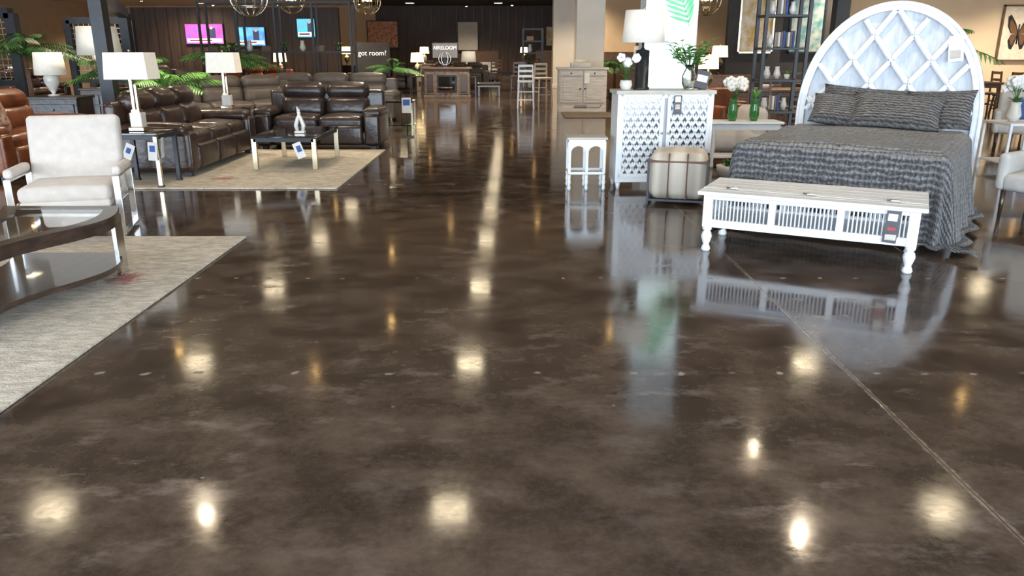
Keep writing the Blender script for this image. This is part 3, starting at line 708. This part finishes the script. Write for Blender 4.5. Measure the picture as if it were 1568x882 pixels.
for k in range(22): leaf(m,Vector((0,0,.12)),Vector((math.cos(k*2.4),math.sin(k*2.4),.4+k*.08)),.13,.022,LEAF,.1)
m.done((2.62,9.4,0))
def etagere(loc,w=.62,d=.4,h=2.45,rz=0,n=6,seed=1):
    m=M('black_metal_etagere'); r_=random.Random(seed)
    for sx in(-1,1):
        for sy in(-1,1): m.box((sx*w/2,sy*d/2,h/2),(.05,.05,h),BLACKM,.003)
    for k in range(n):
        z=.15+k*(h-.2)/(n-1); m.box((0,0,z),(w+.03,d+.03,.035),BLACKM,.003)
        if k<n-1:
            x=-w/2+.1
            while x<w/2-.1:
                t=r_.choice('bvp'); 
                if t=='b': 
                    for q in range(3): m.box((x+q*.035,0,z+.018+.11),(.03,.16,.2+.02*q-.0),[TAG,MIDW,BLUEF][q],.002)
                    x+=.14
                elif t=='v': m.lathe([(.03,0),(.055,.07),(.03,.15),(.035,.18)],CERAM,12,(x+.04,0,z+.018)); x+=.15
                else: m.lathe([(.035,0),(.045,.07),(.001,.07)],CERAM,10,(x+.04,0,z+.018)); [leaf(m,Vector((x+.04,0,z+.08)),Vector((math.cos(q*1.3),math.sin(q*1.3),1)),.12,.02,LEAFB) for q in range(6)]; x+=.18
    m.done(loc,rz)
etagere((3.95,11.9,0))
etagere((9.2,19.2,0),.9,.4,2.4,0,6,4)
def club_chair(loc,rz,mt,name='club_armchair',bh=.56):
    m=M(name); m.box((0,0,.33),(.66,.66,.16),mt,.05,seg=3,mid=3,puff=(0,0,.02)); m.box((0,.28,.30+bh/2),(.70,.14,bh),mt,.06,seg=3,mid=3,rot=(-8,0,0),puff=(0,.02,0))
    for sx in(-1,1):
        m.box((sx*.34,.0,.42),(.10,.66,.34),mt,.045,seg=3,mid=2,rot=(0,0,0))
        for sy in(-1,1): m.lathe([(.014,0),(.024,.26)],DARKW,10,(sx*.31,sy*.28,0))
    m.done(loc,rz)
club_chair((4.95,7.0,0),-55,OFFW,bh=.76)
club_chair((7.9,12.2,0),-30,OFFW); club_chair((9.3,14.0,0),40,GREYL); club_chair((3.7,13.5,0),25,CARAM)
m=M('blue_throw_pillow'); m.pillow((0,0,0),.40,.36,.15,BLUEF,(65,0,-30)); m.done((7.93,12.2,.60))
m=M('black_bench'); m.box((0,0,.4),(.8,.4,.1),BLACKL,.04,seg=2,mid=2,puff=(0,0,.01)); m.box((0,0,.33),(.74,.36,.05),DARKW)
for sx in(-1,1):
    for sy in(-1,1): m.box((sx*.33,sy*.15,.17),(.05,.05,.32),DARKW)
m.done((-.75,26.2,0))
side_table((6.45,10.0,0),.6,.6,WHITE2,WHITE2,'console_table')
m=M('white_flower_vase'); m.lathe([(.05,0),(.09,.08),(.06,.2),(.07,.24),(.055,.24),(.05,.2),(.08,.08),(.001,.02)],CERAM,18); flowers(m,(0,0,.22),12,.14,.3,seed=12,r=.045); m.done((6.35,10.0,.617))
def framed(loc,w,h,bg,fr=BLACKM,kind=None,rz=0,name='framed_picture'):
    m=M(name); m.box((0,0,0),(w,.02,h),bg)
    for q in(-1,1): m.box((q*w/2,-.01,0),(.05,.05,h+.05),fr,.004); m.box((0,-.01,q*h/2),(w+.05,.05,.05),fr,.004)
    if kind=='butterfly':
        for sg in(-1,1):
            W1=[(0,.02),(.10,.18),(.28,.34),(.36,.30),(.33,.12),(.22,.0),(0,-.02)]; W2=[(0,-.02),(.2,-.02),(.27,-.14),(.2,-.28),(.12,-.30),(.06,-.2)]
            for Wp in(W1,W2): m.add([(sg*x*w*1.0,-.016,z*h*1.) for x,z in Wp],[tuple(range(len(Wp)))],BLACKM); m.add([(sg*(.03+x*.72)*w,-.018,z*h*.72) for x,z in Wp],[tuple(range(len(Wp)))],MIDW)
        m.tube([(0,-.02,-.2*h),(0,-.02,.16*h)],.012*w+.01,BLACKM,8)
    m.done(loc,rz)
CANV=mat('cream_canvas',(.80,.74,.62),.8); ART1=mat('gold_abstract_art',(.55,.35,.08),.6,col2=(.75,.7,.6),scale=4); ART2=mat('red_abstract_art',(.45,.06,.03),.6,col2=(.5,.4,.25),scale=7); ART3=mat('teal_art',(.06,.25,.28),.6,col2=(.5,.5,.45),scale=5)
framed((15.5,24.95,1.95),1.05,1.6,CANV,MIDW,'butterfly')
framed((6.55,21.85,2.1),.9,1.4,ART1,BRASS); framed((7.9,21.85,2.1),.9,1.4,ART3,BLACKM); framed((5.2,29.85,2.1),1.2,.9,ART2,BLACKM)
palm((6.2,12.3,0),2.4,14,1.0,LEAF,21,.62)
m=M('dark_display_post'); m.box((0,0,1.5),(.2,.2,3.0),CHARW,.01); m.box((0,0,.06),(.28,.28,.12),CHARW,.01); m.done((4.85,12.1,0))
# ------------------------------------------------------------------ mid distance centre
def bar_stool(loc,rz=0,mt=GREYW,h=1.1,sh=.68,name='counter_stool'):
    m=M(name)
    for sx in(-1,1):
        m.beam((sx*.21,-.2,0),(sx*.18,-.17,sh-.02),.035,.035,mt); m.beam((sx*.21,.22,0),(sx*.18,.18,h),.035,.035,mt)
        m.beam((sx*.2,-.19,sh*.45),(sx*.2,.2,sh*.45),.025,.025,mt)
    m.box((0,0,sh),(.44,.42,.05),mt,.02,seg=2)
    m.box((0,-.19,sh*.33),(.38,.025,.03),mt); m.box((0,.2,sh*.6),(.36,.025,.03),mt)
    for t in(.3,.62,.93): m.box((0,.185,sh+(h-sh)*t),(.36,.02,.06),mt,.004)
    m.done(loc,rz)
bar_stool((.36,20.9,0),0,WHITE2); bar_stool((.9,23.2,0),20); bar_stool((.2,25.,0),-10,DARKW)
m=M('two_door_cabinet'); W=1.2;D=.5;H=1.05
m.box((0,0,.58),(W,D,.86),GREYW,.01); m.box((0,0,H-.02),(W+.08,D+.06,.05),GREYW,.008)
m.prism([(-W/2,0),(W/2,0),(W/2,.15),(W/2-.1,.15),(W/2-.18,.07),(-W/2+.18,.07),(-W/2+.1,.15),(-W/2,.15)],.03,GREYW,(0,-D/2+.0,.0),(90,0,0))
for sx in(-1,1):
    m.box((sx*.29,-D/2-.01,.52),(.54,.025,.62),GREYW,.006); m.box((sx*.29,-D/2-.022,.52),(.40,.02,.48),GREYW,.006)
    m.box((sx*.29,-D/2-.012,.92),(.54,.02,.12),GREYW,.005); m.sphere((sx*.06,-D/2-.04,.55),.02,BLACKM,8); m.sphere((sx*.29,-D/2-.04,.92),.02,BLACKM,8)
    for sy in(-1,1): m.box((sx*(W/2-.05),sy*(D/2-.05),.08),(.08,.08,.16),GREYW)
m.box((.1,-D/2-.04,.8),(.12,.004,.25),TAG); m.done((1.75,20.05,0))
rug((1.8,18.6,0),1.2,1.5,RUG3,0,'accent_rug')
m=M('decor_box'); m.box((0,0,.06),(.5,.14,.12),OFFW,.02,seg=2); m.box((0,0,.15),(.3,.12,.06),ART1,.01); m.done((1.7,20.0,1.058))
m=M('electric_fireplace_console'); W=1.42
m.box((0,0,.46),(W,.42,.84),STONE,.01); m.box((0,0,.91),(W+.16,.52,.06),MIDW,.01); m.box((0,0,.04),(W+.06,.46,.08),STONE,.01)
m.box((0,-.215,.45),(.62,.03,.52),BLACKM,.01); m.box((0,-.235,.45),(.52,.01,.42),BLACKG)
for k in range(4): m.cyl((-.15+k*.1,-.245,.32),.03,.3,MIDW,8,(0,90,20*k))
for sx in(-1,1):
    m.box((sx*.53,-.215,.46),(.28,.03,.68),STONE,.01); m.box((sx*.53,-.235,.46),(.2,.02,.55),DARKW,.008)
m.done((-2.05,25.4,0))
m=M('display_sign_stand'); m.box((0,0,.02),(.5,.2,.04),BLACKM,.01); m.box((0,0,.5),(.80,.03,.46),TAGD,.005); m.box((0,-.016,.5),(.76,.01,.42),mat('grey_sign_face',(.16,.16,.17),.5)); m.box((0,0,.2),(.06,.03,.35),BLACKM)
o=m.done((-2.1,25.35,.942)); LETT=mat('white_lettering',(.9,.9,.9),.5,emit=.6); text(o,'AIRELOOM',.15,(0,-.03,.58),(90,0,0),LETT)
m=M('ring_sculpture'); m.tube([(.19*math.cos(a*.314),0,.26+.19*math.sin(a*.314)) for a in range(20)],.014,CHROME,8,True); m.tube([(.10*math.cos(a*.314),0.0,.26+.19*math.sin(a*.314)) for a in range(20)],.012,CHROME,8,True); m.box((0,0,.03),(.16,.1,.06),BLACKM,.005); m.done((-2.1,25.2,.942))
table_lamp((-1.45,26.9,.617),.8,False,.5,.34,BLACKM,style=1); side_table((-1.45,26.9,0),.5,.6,DARKW,DARKW)
m=M('blackboard_sign'); m.box((0,0,1.2),(1.2,.05,1.0),CHARW,.01); 
for q in(-1,1): m.box((q*.55,0,.6),(.05,.06,1.2),BLACKM); m.box((q*.55,0,.02),(.06,.4,.04),BLACKM)
o=m.done((-4.75,27.5,0)); text(o,'got room?',.23,(0,-.035,1.35),(90,0,0),LETT)
# ------------------------------------------------------------------ televisions and display walls
def tv(loc,w,h,c1,c2,rz=0):
    m=M('wall_television'); m.box((0,0,0),(w+.05,.06,h+.05),BLACKM,.008)
    m.box((0,-.032,0),(w,.005,h),mat('tv_picture',c1,.3,col2=c2,scale=3,emit=1.4))
    m.box((0,-.036,-h*.33),(w*.94,.003,h*.2),mat('tv_ticker',(.9,.85,.9),.3,emit=1.)); m.box((-w*.1,-.039,-h*.33),(w*.6,.003,h*.08),REDM)
    m.box((w*.2,-.036,.05*h),(w*.22,.003,h*.5),mat('tv_figure',(.05,.05,.12),.3,emit=.5)); m.sphere((w*.2,-.034,.3*h),h*.09,mat('tv_face',(.7,.4,.3),.5,emit=.8),8,(1,.1,1)); m.done(loc,rz)
m=M('wall_television_display'); m.box((0,0,1.45),(7.4,.25,2.9),DARKWALL); 
for i in range(19): m.box((-3.6+i*.4,-.13,1.45),(.03,.02,2.9),BLACKM)
m.done((-9.9,29.3,0))
tv((-11.0,29.12,2.0),1.33,.66,(.55,.05,.25),(.15,.08,.35)); tv((-9.35,29.12,1.92),1.0,.62,(.05,.15,.6),(.1,.4,.7)); tv((-7.35,29.12,2.2),.62,.62,(.05,.4,.35),(.1,.3,.6))
def rack(loc,w,h,n,k,rz=0):
    m=M('black_open_display_rack')
    for i in range(n+1):
        for d in(-.3,.3): m.box((-w/2+w*i/n,d,h/2),(.06,.06,h),BLACKM)
    for j in range(k+1):
        z=.1+(h-.13)*j/k
        for d in(-.3,.3): m.box((0,d,z),(w,.05,.05),BLACKM)
        if j<k:
            m.box((0,0,z),(w,.55,.02),DARKW)
            for q in range(int(w/.5)):
                xx=-w/2+.25+q*.5
                if (q+j)%3==0: m.lathe([(.05,0),(.09,.1),(.05,.25),(.06,.3)],CERAM,12,(xx,0,z+.01))
                elif (q+j)%3==1: m.box((xx,0,z+.09),(.26,.2,.16),MIDW,.01)
                else:
                    m.lathe([(.06,0),(.08,.12),(.001,.12)],POT,10,(xx,0,z+.01))
                    for a in range(8): leaf(m,Vector((xx,0,z+.12)),Vector((math.cos(a*.8),math.sin(a*.8),1.2)),.28,.035,LEAF)
    m.done(loc,rz)
rack((-6.6,23.0,0),4.2,2.75,4,2); rack((.75,29.5,0),.7,2.2,1,5); rack((-13.3,30.5,0),2.6,2.6,3,3)
def bedset(loc,rz=0,mt=OFFW):
    m=M('display_bed'); m.box((0,0,.25),(1.6,2.1,.3),DARKW,.02,seg=2); m.box((0,-.02,.5),(1.58,2.0,.26),mt,.1,seg=3,mid=2); m.box((0,1.08,.7),(1.75,.1,1.4),MIDW,.04,seg=2)
    for sx in(-1,1):
        m.pillow((sx*.38,.75,.72),.66,.42,.18,OFFW,(50,0,0))
        for sy in(-1,1): m.box((sx*.7,sy*.95,.05),(.08,.08,.1),DARKW)
    m.done(loc,rz)
def dining(loc,rz=0,mt=MIDW):
    m=M('dining_table'); m.box((0,0,.74),(1.7,.95,.05),mt,.01); m.box((0,0,.68),(1.5,.75,.08),mt)
    for sx in(-1,1):
        for sy in(-1,1): m.lathe([(.03,0),(.045,.3),(.03,.5),(.045,.66)],mt,10,(sx*.72,sy*.35,0))
    m.lathe([(.06,0),(.14,.07),(.13,.07),(.05,.02),(.001,.02)],CERAM,14,(0,0,.765))
    m.done(loc,rz)
    a=rad(rz)
    for dx,dy,r in((-.4,-.75,180),(.4,-.75,180),(-.4,.75,0),(.4,.75,0)):
        bar_stool((loc[0]+dx*math.cos(a)-dy*math.sin(a),loc[1]+dx*math.sin(a)+dy*math.cos(a),0),rz+r,mt,.98,.46,'dining_chair')
R=random.Random(11)
for loc,rz,mt,n in(((-9.2,20.8),0,GREYL,3),((-12.5,20.5),90,BROWNL,3),((-8.3,25.6),0,CARAM,3),((-12,25.5),0,GREYL,3),((-4.9,30),0,BROWNL,3),((-2.2,33),0,GREYL,3),((-15.5,24),45,BROWNL,3),((-10.2,13.2),90,CARAM,3),((-13,12.6),0,BROWNL,3),((-16.5,17.5),20,CARAM,3)):
    sofa(.54+n*.66,1.0,.96,n,mt,loc,rz)
for p in((3.2,26.5),(5.6,25.5),(3.9,36),(-1.5,38),(2.0,40)): bedset((p[0],p[1],0),R.choice((0,180)),R.choice((OFFW,CREAM)))
for p in((4.9,15.4),(7.2,17.8),(10.8,19.0),(10.6,12.6)): dining((p[0],p[1],0),R.choice((0,90)),R.choice((MIDW,DARKW)))
for p in((-.6,30.5),(-3.0,28.5),(.9,33.5)): bar_stool((p[0],p[1],0),R.choice((0,30,-40)),R.choice((MIDW,WHITE2,DARKW)))
for p in((5.6,20.8),(9.0,24.3),(11.6,24.3),(-17,28),(-15.8,32.),(-6.5,33),(.9,44),(-3.5,44),(13.2,16),(3.9,22.9),(-3.6,35.5)):
    mt=R.choice((DARKW,MIDW,GREYW)); chest((p[0],p[1],0),1.2,.48,.85,mt,3,2,'dresser'); table_lamp((p[0]-.25,p[1],.852),.72,False,.42,.28,R.choice((CERAM,BLACKM,BRASS)),lit=R.random()<.5,style=1)
for p in((-10.6,22.4),(-8,27.8),(-13.8,27),(-3.2,27.2),(4.4,18.0),(2.9,17.0),(8.8,21.0),(-16.5,20.5),(-12.4,15.3),(-15.4,15.5),(-12.6,10.8),(-9.2,12.0)):
    side_table((p[0],p[1],0),.5,.6,DARKW,DARKW); table_lamp((p[0],p[1],.617),.75,False,.45,.3,R.choice((CERAM,BRASS)),lit=R.random()<.6,style=1)
palm((-3.4,23.2,0),1.8,12,.8,LEAF,31,.5); palm((3.1,24.2,0),1.9,12,.8,LEAF,33,.5); palm((-9.6,27.2,0),2.2,12,.9,LEAF,35,.6); palm((10.0,23.3,0),2.6,12,1,LEAF,37,.65)
for x in(-20,-17.2,-14.6): framed((x,47.95,2.2),1.6,1.1,R.choice((ART1,ART2,ART3)))
framed((-7.6,47.85,2.3),1.8,1.5,ART2); framed((-2.6,47.85,2.2),1.2,1.6,GREYW); framed((2.8,47.85,2.2),1.6,1.1,ART1)
def chandelier(loc,r=.4,mt=BRASS):
    m=M('globe_chandelier'); H=HC-loc[2]
    m.tube([(0,0,r),(0,0,H)],.012,BLACKM,6)
    for k in range(6): 
        a=k*math.pi/6; m.tube([(r*math.cos(t*.314)*math.cos(a),r*math.cos(t*.314)*math.sin(a),r*math.sin(t*.314)) for t in range(20)],.012,mt,6,True)
    for z in(-.5,0,.5): rr=r*math.sqrt(1-z*z); m.tube([(rr*math.cos(t*.314),rr*math.sin(t*.314),r*z) for t in range(20)],.012,mt,6,True)
    for k in range(4): m.sphere((.12*math.cos(k*1.57),.12*math.sin(k*1.57),0),.04,SHADELIT,8)
    m.done(loc)
chandelier((-5.3,16.6,2.5),.38,CHROME); chandelier((-6.6,24.6,2.9),.4); chandelier((-4.4,25,2.9),.42); chandelier((5.2,22.,2.75),.4); chandelier((7.9,16.0,2.9),.4)
# ------------------------------------------------------------------ lights / world / camera
w=bpy.data.worlds.new('World'); bpy.context.scene.world=w; w.use_nodes=True
bg=w.node_tree.nodes['Background']; bg.inputs[0].default_value=(.70,.84,1,1); bg.inputs[1].default_value=6.
for k,(cx,wd) in enumerate(((-11,17),(6,17))):
    l=bpy.data.lights.new('window_daylight','AREA'); l.shape='RECTANGLE'; l.size=wd; l.size_y=2.8; l.energy=780; l.color=(.78,.89,1)
    o=bpy.data.objects.new('window_daylight',l); bpy.context.scene.collection.objects.link(o); o.location=(cx,Y0+.1,1.8); o.rotation_euler=(rad(90),0,rad(0))
cam=bpy.data.cameras.new('camera'); co=bpy.data.objects.new('camera',cam); bpy.context.scene.collection.objects.link(co)
cam.sensor_width=36; cam.lens=1184/1568*36; cam.clip_end=200
co.location=(0,0,1.5); co.rotation_euler=(rad(90-17.2),0,0)
bpy.context.scene.camera=co
bpy.context.scene.view_settings.view_transform='Standard'
bpy.context.scene.view_settings.exposure=.38
